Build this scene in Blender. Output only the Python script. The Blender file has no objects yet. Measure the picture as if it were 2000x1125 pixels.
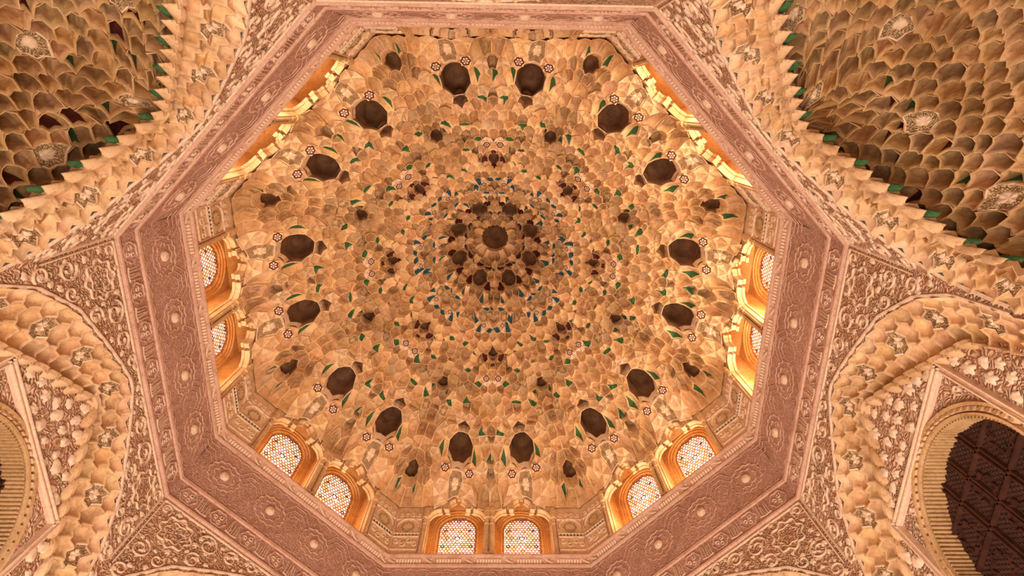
import bpy, math, random
import numpy as np
from mathutils import Matrix, Vector
from mathutils.geometry import tessellate_polygon

SC = bpy.context.scene
COL = SC.collection
S = 4.33            # metres per unit: circumradius of the octagonal drum
Z0 = 9.32           # height of the sill of the drum above the floor
R = math.radians

# ------------------------------------------------------------------ camera
def rodrigues(w):
    t = float(np.linalg.norm(w)); k = np.array(w) / t
    K = np.array([[0, -k[2], k[1]], [k[2], 0, -k[0]], [-k[1], k[0], 0]])
    return np.eye(3) + math.sin(t) * K + (1 - math.cos(t)) * K @ K

RC = rodrigues((0.3031, -0.0160, 0.0124))
cam_d = bpy.data.cameras.new('camera'); cam = bpy.data.objects.new('camera', cam_d)
COL.objects.link(cam)
m = Matrix.Identity(4)
for i in range(3):
    m[i][0] = RC[0][i]; m[i][1] = -RC[1][i]; m[i][2] = -RC[2][i]
m[0][3] = 0.0422 * S; m[1][3] = -0.6994 * S; m[2][3] = Z0 - 1.7828 * S
cam.matrix_world = m
cam_d.sensor_width = 36.0; cam_d.lens = 36.0 * 1119.7 / 2000.0; cam_d.clip_end = 200
SC.camera = cam

# ------------------------------------------------------------------ light
SC.view_settings.view_transform = 'Standard'; SC.view_settings.look = 'None'
SC.view_settings.exposure = 0.0; SC.view_settings.gamma = 1.0
SC.view_settings.use_curve_mapping = False
w = bpy.data.worlds.new('world'); SC.world = w; w.use_nodes = True
w.node_tree.nodes['Background'].inputs['Color'].default_value = (1.0, 0.80, 0.62, 1)
w.node_tree.nodes['Background'].inputs['Strength'].default_value = 0.10

def area(name, loc, aim, size, power, color):
    d = bpy.data.lights.new(name, 'AREA'); d.shape = 'DISK'; d.size = size; d.energy = power; d.color = color
    o = bpy.data.objects.new(name, d); COL.objects.link(o); o.location = loc
    o.rotation_euler = (Vector(aim) - Vector(loc)).to_track_quat('-Z', 'Y').to_euler()
    return o
# daylight from the doors bounced up from the marble floor
area('floor_bounce_light', (0, 0.5, 0.35), (0, 0.3, 9), 3.6, 640, (1.0, 0.78, 0.62))
area('door_side_light', (0.0, -2.4, 0.6), (0, 1.5, 9), 1.6, 165, (1.0, 0.78, 0.62))
PANE = {0: 3.2, 45: 2.6, 90: 2.2, 135: 2.2, 180: 2.6, -135: 2.6, -90: 0.6, -45: 3.2}   # daylight per side of the drum
# added fill lights on the sills behind the cornice, to brighten the dome
SILL = {0: 36, 45: 20, 90: 9, 135: 9, 180: 11, -135: 20, -90: 1, -45: 36}
for an, pw in SILL.items():
    for c in (-0.1365, 0.1365):
        a = R(an); ca, sa = math.cos(a), math.sin(a)
        P_ = lambda ap, t, z: ((ap * ca - t * sa) * S, (ap * sa + t * ca) * S, Z0 + z * S)
        area('sill_fill_light', P_(.972, c, .016), P_(.80, c * .9, .55), .30, pw, (1.0, 0.71, 0.44))

# ------------------------------------------------------------------ materials
def new_mat(name):
    mt = bpy.data.materials.new(name); mt.use_nodes = True
    nt = mt.node_tree; b = nt.nodes['Principled BSDF']
    return mt, nt, b
def N(nt, t, **kw):
    n = nt.nodes.new(t)
    for k, v in kw.items():
        if k in n.inputs.keys(): n.inputs[k].default_value = v
        else: setattr(n, k, v)
    return n
def L(nt, a, b): nt.links.new(a, b)
def ramp(nt, stops):
    r = nt.nodes.new('ShaderNodeValToRGB'); e = r.color_ramp.elements
    while len(e) < len(stops): e.new(0.5)
    for q, (p, c) in zip(e, stops): q.position = p; q.color = (*c, 1)
    return r
def mix(nt, mode, fac, a, b):
    n = nt.nodes.new('ShaderNodeMix'); n.data_type = 'RGBA'; n.blend_type = mode
    if isinstance(fac, (int, float)): n.inputs[0].default_value = fac
    else: L(nt, fac, n.inputs[0])
    for s, v in ((6, a), (7, b)):
        if isinstance(v, tuple): n.inputs[s].default_value = (*v, 1)
        else: L(nt, v, n.inputs[s])
    return n.outputs[2]

def plaster(name, c1, c2, c3, scale=2.0, bump=0.25, rough=0.85, tint=True):
    """aged painted plaster: broad stains, fine mottling, hairline relief"""
    mt, nt, b = new_mat(name)
    tc = N(nt, 'ShaderNodeTexCoord'); geo = N(nt, 'ShaderNodeNewGeometry')
    n1 = N(nt, 'ShaderNodeTexNoise', Scale=scale, Detail=6.0, Roughness=0.65); L(nt, geo.outputs['Position'], n1.inputs['Vector'])
    n2 = N(nt, 'ShaderNodeTexNoise', Scale=scale * 9, Detail=5.0, Roughness=0.7); L(nt, geo.outputs['Position'], n2.inputs['Vector'])
    r1 = ramp(nt, [(0.30, c2), (0.5, c1), (0.72, c3)]); L(nt, n1.outputs['Fac'], r1.inputs['Fac'])
    r2 = ramp(nt, [(0.32, (0.62, 0.48, 0.36)), (0.48, (1, 1, 1)), (0.8, (1.05, 1.03, 1.0))]); L(nt, n2.outputs['Fac'], r2.inputs['Fac'])
    c = mix(nt, 'MULTIPLY', 0.75, r1.outputs['Color'], r2.outputs['Color'])
    if tint:
        at = N(nt, 'ShaderNodeAttribute'); at.attribute_name = 'tint'
        c = mix(nt, 'MULTIPLY', 1.0, c, at.outputs['Color'])
    L(nt, c, b.inputs['Base Color']); b.inputs['Roughness'].default_value = rough
    b.inputs['Specular IOR Level'].default_value = 0.2
    bp = N(nt, 'ShaderNodeBump', Strength=bump, Distance=0.02); L(nt, n2.outputs['Fac'], bp.inputs['Height']); L(nt, bp.outputs['Normal'], b.inputs['Normal'])
    return mt

def stucco(name, hi, lo, scale=7.0, bump=0.9, dist=0.03, warp=0.22, rings=22.0, paint=None):
    """carved arabesque stucco: curling stems in low relief, earth pigment left in the cuts"""
    mt, nt, b = new_mat(name)
    tc = N(nt, 'ShaderNodeTexCoord')
    nz = N(nt, 'ShaderNodeTexNoise', Scale=scale * 0.8, Detail=1.0); L(nt, tc.outputs['Object'], nz.inputs['Vector'])
    v0 = N(nt, 'ShaderNodeVectorMath', operation='SUBTRACT'); L(nt, nz.outputs['Color'], v0.inputs[0]); v0.inputs[1].default_value = (.5, .5, .5)
    v1 = N(nt, 'ShaderNodeVectorMath', operation='SCALE'); L(nt, v0.outputs[0], v1.inputs[0]); v1.inputs['Scale'].default_value = warp
    v2 = N(nt, 'ShaderNodeVectorMath', operation='ADD'); L(nt, tc.outputs['Object'], v2.inputs[0]); L(nt, v1.outputs[0], v2.inputs[1])
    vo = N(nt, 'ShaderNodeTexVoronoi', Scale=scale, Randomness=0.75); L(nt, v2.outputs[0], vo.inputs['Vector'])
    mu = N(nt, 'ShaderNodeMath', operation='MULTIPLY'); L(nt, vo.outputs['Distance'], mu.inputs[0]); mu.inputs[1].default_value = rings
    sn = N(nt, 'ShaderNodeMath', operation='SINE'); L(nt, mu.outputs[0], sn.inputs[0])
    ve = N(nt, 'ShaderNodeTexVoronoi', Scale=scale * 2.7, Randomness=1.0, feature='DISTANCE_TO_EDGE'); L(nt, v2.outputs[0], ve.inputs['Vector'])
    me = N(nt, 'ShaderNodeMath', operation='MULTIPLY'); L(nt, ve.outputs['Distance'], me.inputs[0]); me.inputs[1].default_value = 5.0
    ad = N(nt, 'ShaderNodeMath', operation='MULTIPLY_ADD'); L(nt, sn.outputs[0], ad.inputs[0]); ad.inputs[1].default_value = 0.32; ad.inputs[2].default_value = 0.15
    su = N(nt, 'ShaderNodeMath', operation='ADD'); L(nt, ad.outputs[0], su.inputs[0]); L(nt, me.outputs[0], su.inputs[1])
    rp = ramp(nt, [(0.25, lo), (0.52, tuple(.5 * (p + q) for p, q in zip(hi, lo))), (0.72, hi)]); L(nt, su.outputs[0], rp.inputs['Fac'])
    n3 = N(nt, 'ShaderNodeTexNoise', Scale=1.3, Detail=5.0, Roughness=0.65); L(nt, tc.outputs['Object'], n3.inputs['Vector'])
    r3 = ramp(nt, [(0.32, (0.78, 0.66, 0.56)), (0.52, (1, 1, 1)), (0.75, (1.08, 1.0, 0.95))]); L(nt, n3.outputs['Fac'], r3.inputs['Fac'])
    c = mix(nt, 'MULTIPLY', 0.8, rp.outputs['Color'], r3.outputs['Color'])
    if paint:
        n4 = N(nt, 'ShaderNodeTexNoise', Scale=1.9, Detail=2.0); L(nt, tc.outputs['Object'], n4.inputs['Vector'])
        r4 = ramp(nt, [(0.50, (0, 0, 0)), (0.62, (1, 1, 1))]); L(nt, n4.outputs['Fac'], r4.inputs['Fac'])
        r5 = ramp(nt, [(0.28, (1, 1, 1)), (0.45, (0, 0, 0))]); L(nt, su.outputs[0], r5.inputs['Fac'])
        mm = N(nt, 'ShaderNodeMath', operation='MULTIPLY'); L(nt, r4.outputs['Color'], mm.inputs[0]); L(nt, r5.outputs['Color'], mm.inputs[1])
        c = mix(nt, 'MIX', mm.outputs[0], c, paint)
    L(nt, c, b.inputs['Base Color']); b.inputs['Roughness'].default_value = 0.85; b.inputs['Specular IOR Level'].default_value = 0.2
    bp = N(nt, 'ShaderNodeBump', Strength=bump, Distance=dist); L(nt, su.outputs[0], bp.inputs['Height']); L(nt, bp.outputs['Normal'], b.inputs['Normal'])
    return mt

def plain(name, col, rough=0.7, var=0.35, scale=30.0, bump=0.2):
    mt, nt, b = new_mat(name)
    tc = N(nt, 'ShaderNodeTexCoord')
    n = N(nt, 'ShaderNodeTexNoise', Scale=scale, Detail=4.0); L(nt, tc.outputs['Object'], n.inputs['Vector'])
    r = ramp(nt, [(0.3, tuple(x * (1 - var) for x in col)), (0.7, tuple(min(1, x * (1 + var)) for x in col))]); L(nt, n.outputs['Fac'], r.inputs['Fac'])
    L(nt, r.outputs['Color'], b.inputs['Base Color']); b.inputs['Roughness'].default_value = rough
    b.inputs['Specular IOR Level'].default_value = 0.25
    bp = N(nt, 'ShaderNodeBump', Strength=bump, Distance=0.01); L(nt, n.outputs['Fac'], bp.inputs['Height']); L(nt, bp.outputs['Normal'], b.inputs['Normal'])
    return mt

CREAM = (0.67, 0.45, 0.255)
M = {}
M['plaster'] = plaster('aged_cream_plaster', CREAM, (0.50, 0.30, 0.14), (0.74, 0.55, 0.36))
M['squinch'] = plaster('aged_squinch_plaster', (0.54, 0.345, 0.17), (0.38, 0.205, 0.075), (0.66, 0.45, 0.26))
M['shade_brown'] = plaster('shade_brown_cup_plaster', (0.20, 0.10, 0.05), (0.12, 0.055, 0.03), (0.27, 0.14, 0.075), scale=4)  # shade of the deep hollows put into the colour as a darker brown
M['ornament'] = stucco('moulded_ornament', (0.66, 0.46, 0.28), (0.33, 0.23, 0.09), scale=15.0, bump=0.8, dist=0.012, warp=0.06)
M['green'] = plain('green_paint', (0.045, 0.125, 0.045))
M['blue'] = plain('blue_paint', (0.025, 0.09, 0.125))
M['pale'] = plaster('pale_cream_plaster', (0.71, 0.50, 0.31), (0.58, 0.37, 0.20), (0.78, 0.60, 0.42))
M['slate'] = plain('slate_grey_paint', (0.15, 0.13, 0.10))
M['maroon'] = plain('maroon_paint', (0.09, 0.018, 0.015))
M['white'] = plain('white_plaster', (0.78, 0.60, 0.44), var=0.15)
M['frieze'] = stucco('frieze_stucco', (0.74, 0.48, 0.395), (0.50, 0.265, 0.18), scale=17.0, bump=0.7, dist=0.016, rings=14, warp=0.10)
M['trim'] = plaster('pink_trim_plaster', (0.67, 0.44, 0.335), (0.53, 0.31, 0.21), (0.74, 0.53, 0.42), scale=3, tint=False)
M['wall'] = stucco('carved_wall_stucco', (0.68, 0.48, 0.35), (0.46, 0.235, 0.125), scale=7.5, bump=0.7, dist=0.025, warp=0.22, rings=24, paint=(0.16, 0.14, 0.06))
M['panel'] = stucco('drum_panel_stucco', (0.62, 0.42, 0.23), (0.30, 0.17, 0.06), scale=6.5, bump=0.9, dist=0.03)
M['niche'] = plaster('orange_niche_plaster', (0.68, 0.33, 0.10), (0.56, 0.22, 0.05), (0.76, 0.44, 0.18), scale=2.5, bump=0.1, tint=False)
M['rib'] = plaster('ribbed_reveal_plaster', (0.58, 0.38, 0.19), (0.45, 0.26, 0.11), (0.66, 0.46, 0.26), scale=3, tint=False)
M['wood'] = plain('dark_lattice_wood', (0.05, 0.016, 0.009), rough=0.6, scale=12)
M['came'] = plain('window_lattice_plaster', (0.42, 0.16, 0.04), var=0.3)
M['came_dark'] = plain('dark_window_rosette', (0.10, 0.03, 0.02), var=0.2)
M['floor'] = plain('marble_floor', (0.62, 0.56, 0.48), rough=0.4, scale=2.0, var=0.1)

def pane_mat(strength):
    mt, nt, b = new_mat('daylit_coloured_glass')
    tc = N(nt, 'ShaderNodeTexCoord')
    v = N(nt, 'ShaderNodeTexVoronoi', Scale=17.0); L(nt, tc.outputs['Object'], v.inputs['Vector'])
    sp = N(nt, 'ShaderNodeSeparateColor'); L(nt, v.outputs['Color'], sp.inputs[0])
    r = ramp(nt, [(0.0, (1.0, 0.50, 0.14)), (0.28, (1.0, 0.66, 0.30)), (0.42, (1.0, 0.86, 0.66)), (0.78, (1.0, 0.90, 0.80)), (0.93, (0.9, 0.62, 0.72))])
    L(nt, sp.outputs[0], r.inputs['Fac'])
    L(nt, r.outputs['Color'], b.inputs['Emission Color']); b.inputs['Emission Strength'].default_value = strength
    b.inputs['Base Color'].default_value = (0.6, 0.5, 0.4, 1)
    return mt
M['dim'] = None

# ------------------------------------------------------------------ mesh helpers
class MB:
    def __init__(s): s.v = []; s.f = []; s.m = []; s.t = []; s.mats = []; s.sm = []
    def mi(s, mat):
        if mat not in s.mats: s.mats.append(mat)
        return s.mats.index(mat)
    def add(s, verts, faces, mat, tint=(1, 1, 1), smooth=False):
        o = len(s.v); s.v.extend([tuple(map(float, p)) for p in verts])
        single = not isinstance(mat, list)
        for i, f in enumerate(faces):
            s.f.append(tuple(o + q for q in f)); s.m.append(s.mi(mat if single else mat[i])); s.t.append(tint if not isinstance(tint, list) else tint[i]); s.sm.append(smooth)
    def box(s, c, size, mat, rot=None):
        """box in (ap, t, z) space, centred; rot = rotation about the outward axis"""
        hx, hy, hz = [q / 2 for q in size]
        P = [(x, y, z) for x in (-hx, hx) for y in (-hy, hy) for z in (-hz, hz)]
        if rot:
            ca, sa = math.cos(rot), math.sin(rot)
            P = [(x, y * ca - z * sa, y * sa + z * ca) for x, y, z in P]
        s.add([(c[0] + x, c[1] + y, c[2] + z) for x, y, z in P],
              [(0, 1, 3, 2), (4, 6, 7, 5), (0, 4, 5, 1), (2, 3, 7, 6), (0, 2, 6, 4), (1, 5, 7, 3)], mat)
    def bar(s, a, b, wd, ap, h, mat):
        """raised bar between two (t, z) points on the plane ap, standing h proud of it"""
        dx, dz = b[0] - a[0], b[1] - a[1]; l = math.hypot(dx, dz)
        if l < 1e-6: return
        nx, nz = -dz / l * wd / 2, dx / l * wd / 2
        q = [(a[0] + nx, a[1] + nz), (a[0] - nx, a[1] - nz), (b[0] - nx, b[1] - nz), (b[0] + nx, b[1] + nz)]
        k = 0.45
        q2 = [(a[0] + nx * k, a[1] + nz * k), (a[0] - nx * k, a[1] - nz * k), (b[0] - nx * k, b[1] - nz * k), (b[0] + nx * k, b[1] + nz * k)]
        s.add([(ap, *p) for p in q] + [(ap - h, *p) for p in q2],
              [(4, 5, 6, 7), (0, 1, 5, 4), (1, 2, 6, 5), (2, 3, 7, 6), (3, 0, 4, 7)], mat)
    def path(s, pts, wd, ap, h, mat, closed=False):
        """raised strip of half-round section along (t, z) points, mitred"""
        n = len(pts)
        ring = []
        for i, p in enumerate(pts):
            a = pts[(i - 1) % n] if closed or i else p
            b = pts[(i + 1) % n] if closed or i < n - 1 else p
            dx, dz = b[0] - a[0], b[1] - a[1]; l = math.hypot(dx, dz) or 1
            nx, nz = -dz / l, dx / l
            wv = wd(i / (n - 1)) if callable(wd) else wd
            ring += [(ap, p[0] + nx * wv / 2, p[1] + nz * wv / 2), (ap - h * .8, p[0] + nx * wv / 3.2, p[1] + nz * wv / 3.2),
                     (ap - h * .8, p[0] - nx * wv / 3.2, p[1] - nz * wv / 3.2), (ap, p[0] - nx * wv / 2, p[1] - nz * wv / 2)]
        F = []
        for i in range(n if closed else n - 1):
            o, q = 4 * i, 4 * ((i + 1) % n)
            for k in range(3): F.append((o + k, o + k + 1, q + k + 1, q + k))
        s.add(ring, F, mat)
    def poly(s, outer, holes, ap, mat, flip=False):
        loops = [[Vector((p[0], p[1], 0)) for p in outer]] + [[Vector((p[0], p[1], 0)) for p in h] for h in holes]
        tri = tessellate_polygon(loops)
        flat = [p for l in loops for p in l]
        apf = ap if callable(ap) else (lambda t, z: ap)
        s.add([(apf(p.x, p.y), p.x, p.y) for p in flat], [tuple(t) for t in tri], mat)
    def strip(s, A, B, mat, closed=False, smooth=False):
        """quads between two equally long point lists (ap,t,z)"""
        n = len(A); s.add(list(A) + list(B), [(i, (i + 1) % n, n + (i + 1) % n, n + i) for i in range(n if closed else n - 1)], mat, smooth=smooth)
    def mesh(s, name, origin=(0, 0, 0)):
        me = bpy.data.meshes.new(name)
        v = (np.array(s.v) - np.array(origin)) * S
        me.from_pydata(v.tolist(), [], s.f)
        for q in s.mats: me.materials.append(q)
        me.polygons.foreach_set('material_index', s.m)
        me.polygons.foreach_set('use_smooth', s.sm)
        at = me.attributes.new('tint', 'FLOAT_COLOR', 'FACE')
        at.data.foreach_set('color', np.concatenate([np.array(s.t, float).reshape(-1, 3), np.ones((len(s.f), 1))], 1).ravel())
        me.validate(); me.update()
        return me

def link(name, me, parent=None, loc=(0, 0, 0), rotz=0.0, **kw):
    o = bpy.data.objects.new(name, me); COL.objects.link(o)
    o.parent = parent; o.location = loc; o.rotation_euler = (0, 0, rotz)
    for k, v in kw.items(): o[k] = v
    return o
def top(name, an, ap0, z0, label, cat, group=None, kind=None, t0=0.0):
    """empty of a top-level thing on the side whose outward normal is at `an` degrees"""
    a = R(an); x = ap0 * math.cos(a) - t0 * math.sin(a); y = ap0 * math.sin(a) + t0 * math.cos(a)
    o = link(name, None, None, (x * S, y * S, Z0 + z0 * S), a, label=label, category=cat)
    if group: o['group'] = group
    if kind: o['kind'] = kind
    o['_o'] = (ap0, t0, z0)
    return o
def org(o): return tuple(o['_o'])
def part(name, mb, parent, **kw):
    me = mb if isinstance(mb, bpy.types.Mesh) else mb.mesh(name, org(parent))
    return link(name, me, parent, **kw)

# ------------------------------------------------------------------ power diagram of muqarnas cells
def clip(poly, a, b, c):
    """keep a*x+b*y<=c"""
    out = []; n = len(poly)
    for i in range(n):
        p, q = poly[i], poly[(i + 1) % n]
        dp, dq = a * p[0] + b * p[1] - c, a * q[0] + b * q[1] - c
        if dp <= 0: out.append(p)
        if (dp < 0 < dq) or (dq < 0 < dp):
            t = dp / (dp - dq); out.append((p[0] + t * (q[0] - p[0]), p[1] + t * (q[1] - p[1])))
    return out
def power_cells(P, W, bound, rad=0.2):
    P = np.array(P); W = np.array(W); res = []
    for i in range(len(P)):
        d2 = ((P - P[i]) ** 2).sum(1); idx = np.argsort(d2)
        x, y = P[i]; poly = [(x - rad, y - rad), (x + rad, y - rad), (x + rad, y + rad), (x - rad, y + rad)]
        for a, b, c in bound: poly = clip(poly, a, b, c)
        for j in idx[1:46]:
            if not poly: break
            a, b = 2 * (P[j] - P[i]); c = P[j] @ P[j] - P[i] @ P[i] - W[j] + W[i]
            poly = clip(poly, a, b, c)
        cl = []
        for p in poly:
            if not cl or math.hypot(p[0] - cl[-1][0], p[1] - cl[-1][1]) > 0.0016: cl.append(p)
        if len(cl) > 1 and math.hypot(cl[0][0] - cl[-1][0], cl[0][1] - cl[-1][1]) < 0.0016: cl.pop()
        res.append(cl if len(cl) > 2 else None)
    return res

PROFILE = {
    'niche': ((.91, -.02), (.84, .30), (.55, .82), (0, 1)),
    'deep': ((.92, 0), (.86, .45), (.6, .85), (0, 1)),
    'panel': ((.90, 0), (.80, .35), (.44, .36), (.36, .18), (0, .18)),
    'cup': ((.97, 0), (.94, .30), (.86, .72), (.52, .95), (.3, .97), (.26, .90), (0, .92)),
    'scallop': ((.93, 0), (.8, .4), (.45, .85), (0, .8)),
}
def cell(mb, poly, F, rec, depth, kind='niche', mats=None, tint=(1, 1, 1), pend=0.010, arch=0.20, skew=(0, 0), sector=None, dz=0.0, skirt=0.0, flat=False):
    """one muqarnas cell: rim hanging at the corners and arched between them, hollowed along `rec`"""
    mats = mats or {}
    base = mats.get('base', M['plaster']); inner = mats.get('inner', base)
    n = len(poly); V = [np.array(F(*p)) for p in poly]; rec = np.array(rec) / np.linalg.norm(rec)
    cx = sum(p[0] for p in poly) / n + skew[0]; cy = sum(p[1] for p in poly) / n + skew[1]
    C = np.array(F(cx, cy)); rim = []
    for i in range(n):
        a, b = V[i], V[(i + 1) % n]; l = np.linalg.norm(b - a)
        rim.append(a - rec * min(pend, l * 0.5)); rim.append(np.array(F((poly[i][0] + poly[(i + 1) % n][0]) / 2, (poly[i][1] + poly[(i + 1) % n][1]) / 2)) + rec * (arch * l * 0.5))
    if dz: rim = [p + np.array((0, 0, dz)) for p in rim]; C = C + np.array((0, 0, dz))
    k = len(rim); verts = list(rim); faces = []; fm = []; ft = []
    prof = PROFILE[kind]; prev = 0
    for li, (s, d) in enumerate(prof):
        last = s == 0
        if last: verts.append(C + rec * depth * d); ci = len(verts) - 1
        else:
            start = len(verts)
            for j, p in enumerate(rim):
                q = C + (p - C) * s
                if kind == 'scallop' and j % 2 == 0 and li > 0: q = q - rec * depth * .28
                verts.append(q + rec * depth * d)
        for j in range(k):
            j2 = (j + 1) % k
            f = (prev + j, prev + j2, ci) if last else (prev + j, prev + j2, start + j2, start + j)
            faces.append(f)
            mt = base if li == 0 or (kind == 'panel' and li >= 3) else inner
            if sector and li >= sector[3] and ((j // 2 - sector[0]) % n) < sector[1]: mt = sector[2]
            fm.append(mt); ft.append(tint if li else (1.08, 1.08, 1.06))
        if not last: prev = start
    mb.add(verts, faces, fm, ft, smooth=(kind not in ('panel',) and not flat))
    if skirt: mb.add(rim + [p + (np.array((0, 0, skirt)) if skirt > 0 else -rec * skirt) for p in rim], [(j, (j + 1) % k, k + (j + 1) % k, k + j) for j in range(k)], base, tint)
    return C

def area2(p): return abs(sum(p[i][0] * p[(i + 1) % len(p)][1] - p[(i + 1) % len(p)][0] * p[i][1] for i in range(len(p)))) / 2

SIDES = {'right': 0, 'front_right': 45, 'front': 90, 'front_left': 135, 'left': 180, 'rear_left': -135, 'rear': -90, 'rear_right': -45}
AP = 0.9239; HS = 0.3827
SEEN = {'right': 'right', 'front_right': 'lower right', 'front': 'bottom', 'front_left': 'lower left', 'left': 'left', 'rear_left': 'upper left', 'rear': 'top', 'rear_right': 'upper right'}

# ================================================================== ROOM SHELL
def room():
    a = AP + 0.06; zf = -Z0 / S; b = a
    mb = MB(); mb.add([(-1.8, -1.8, zf), (1.8, -1.8, zf), (1.8, 1.8, zf), (-1.8, 1.8, zf)], [(0, 1, 2, 3)], M['floor'])
    link('floor', mb.mesh('floor'), loc=(0, 0, Z0), kind='structure', label='pale marble floor of the hall far below the dome', category='floor')
room()

# ================================================================== LOWER WALLS
OUT = [(0, -.425), (.07, -.452), (.14, -.487), (.25, -.55), (.33, -.645), (.365, -.74), (.378, -.95)]
INN = [(0, -.520), (.075, -.582), (.15, -.645), (.215, -.708), (.28, -.77), (.30, -.86), (.305, -1.0)]
def resample(pl, n):
    pl = np.array(pl); d = np.r_[0, np.cumsum(np.hypot(*np.diff(pl, axis=0).T))]
    u = np.linspace(0, d[-1], n); return np.stack([np.interp(u, d, pl[:, 0]), np.interp(u, d, pl[:, 1])], 1)
def both(pl, n=60):
    h = resample(pl, n); return np.concatenate([np.stack([-h[::-1, 0], h[::-1, 1]], 1)[:-1], h])
OUTC, INNC = both(OUT), both(INN)
def band_F(x, y):
    """arch band: x 0..1 along the arch, y 0..1 from spandrel edge to hanging edge"""
    i = min(max(x, 0), 1) * (len(OUTC) - 1); k = min(int(i), len(OUTC) - 2); f = i - k
    o = OUTC[k] * (1 - f) + OUTC[k + 1] * f; n_ = INNC[k] * (1 - f) + INNC[k + 1] * f
    p = o * (1 - y) + n_ * y
    ap = 0.921 + 0.03 * math.sin(min(max(y, 0), 1) * 1.57)
    return (ap, p[0], p[1])

rng = random.Random(7)
def leaf_mesh(kind):
    mb = MB(); pts = []
    lob = 5 if kind == 0 else 3
    n = 20
    ring = []
    for i in range(n):
        a = 2 * math.pi * i / n
        r = 0.0125 * (0.55 + 0.45 * abs(math.cos(lob * a / 2)) ** 0.8)
        if kind == 1: r *= (1.25 if math.cos(a) > 0 else 0.8)
        ring.append((0, r * math.sin(a), r * math.cos(a) * 1.2))
    mid = [(-0.006, p[1] * .62, p[2] * .62) for p in ring]
    mb.add(ring + mid + [(-0.0035, 0, 0)], [(i, (i + 1) % n, n + (i + 1) % n, n + i) for i in range(n)] + [(n + i, n + (i + 1) % n, 2 * n) for i in range(n)], M['white'], smooth=True)
    return mb.mesh('leaf')
LEAF = [leaf_mesh(0), leaf_mesh(1)]
def put_leaf(par, ap, t, z, ang, sc=1.0, name='leaf'):
    o = org(par)
    l = link(name, LEAF[rng.randrange(2)], par, ((ap - o[0]) * S, (t - o[1]) * S, (z - o[2]) * S))
    l.rotation_euler = (ang, 0, 0); l.scale = (sc, sc, sc)
    return l
def scroll_pts(cx, cz, r, turns, a0, sgn, n=22):
    return [(cx + r * (1 - .8 * i / (n - 1)) * math.cos(a0 + sgn * turns * 2 * math.pi * i / (n - 1)), cz + r * (1 - .8 * i / (n - 1)) * math.sin(a0 + sgn * turns * 2 * math.pi * i / (n - 1))) for i in range(n)]
def lobed(cx, cz, r, k=8, amp=.12, n=48):
    return [(cx + r * (1 + amp * math.cos(k * 2 * math.pi * i / n)) * math.cos(2 * math.pi * i / n), cz + r * (1 + amp * math.cos(k * 2 * math.pi * i / n)) * math.sin(2 * math.pi * i / n)) for i in range(n)]
def outz(t):
    h = np.array(OUT); return float(np.interp(abs(t), h[:, 0], h[:, 1]))
def innz(t):
    h = np.array(INN); return float(np.interp(abs(t), h[:, 0], h[:, 1]))

ZC = -0.371
def spandrel(side, an):
    diag = an % 90 != 0
    vis = side not in ('front', 'rear')
    wl = top('wall_' + side, an, 0.925, ZC, 'carved stucco spandrel wall below the frieze on the %s side, between corner and muqarnas arch' % SEEN[side], 'wall', kind='structure')
    mb = MB(); n = len(OUTC)
    outer = [(-.3835, ZC), (.3835, ZC), (.3835, -.95)] + [tuple(p) for p in OUTC[::-1]] + [(-.3835, -.95)]
    mb.poly(outer, [], 0.922, M['wall']); 
    part('carved_spandrel', mb, wl)
    mb = MB(); off = 0.014
    mb.path([(p[0] * 1.0, p[1] + off * .9) for p in OUTC[6:-6:2]], 0.007, 0.922, 0.006, M['white'])
    for sg in (-1, 1):
        mb.path([(sg * .374, ZC - .012), (sg * .374, -.62)], 0.005, 0.922, 0.005, M['white'])
    mb.path([(-.374, ZC - .012), (.374, ZC - .012)], 0.006, 0.922, 0.005, M['white'])
    part('border_fillet', mb, wl)
    if vis:
        for sg in (-1, 1):
            mb = MB(); mb.path(lobed(sg * .295, -.452, .046), 0.004, 0.922, 0.006, M['white'], closed=True)
            mb.path(lobed(sg * .295, -.452, .030, k=6), 0.002, 0.922, 0.004, M['white'], closed=True)
            part('lobed_medallion', mb, wl)
            for (t, z, r, tu, a0, d) in ((.20, -.425, .034, 1.5, 0, 1), (.215, -.49, .024, 1.4, 2, -1), (.345, -.545, .028, 1.5, 1.5, 1), (.125, -.418, .027, 1.4, 3.2, -1), (.35, -.62, .022, 1.4, 4.2, 1), (.355, -.405, .018, 1.3, 4, -1), (.06, -.402, .018, 1.3, 0.4, 1), (.29, -.548, .020, 1.3, 2.2, 1)):
                mb = MB(); mb.path([(sg * x, q) for x, q in scroll_pts(t, z, r, tu, a0, d)], lambda u: 0.0040 - .002 * u, 0.922, 0.006, M['white'])
                part('vine_scroll', mb, wl)
        spots = []
        tries = 0
        while len(spots) < (64 if side not in ('front_left', 'front_right') else 56) and tries < 4000:
            tries += 1
            t = rng.uniform(-.37, .37); z = rng.uniform(-.68, ZC - .02)
            if z < outz(t) + .026: continue
            if math.hypot(abs(t) - .295, z + .452) < .058: continue
            if any(math.hypot(t - a, z - b) < .026 for a, b in spots): continue
            spots.append((t, z)); put_leaf(wl, 0.921, t, z, rng.uniform(0, 6.28), rng.uniform(.4, .75))
    return wl

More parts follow.
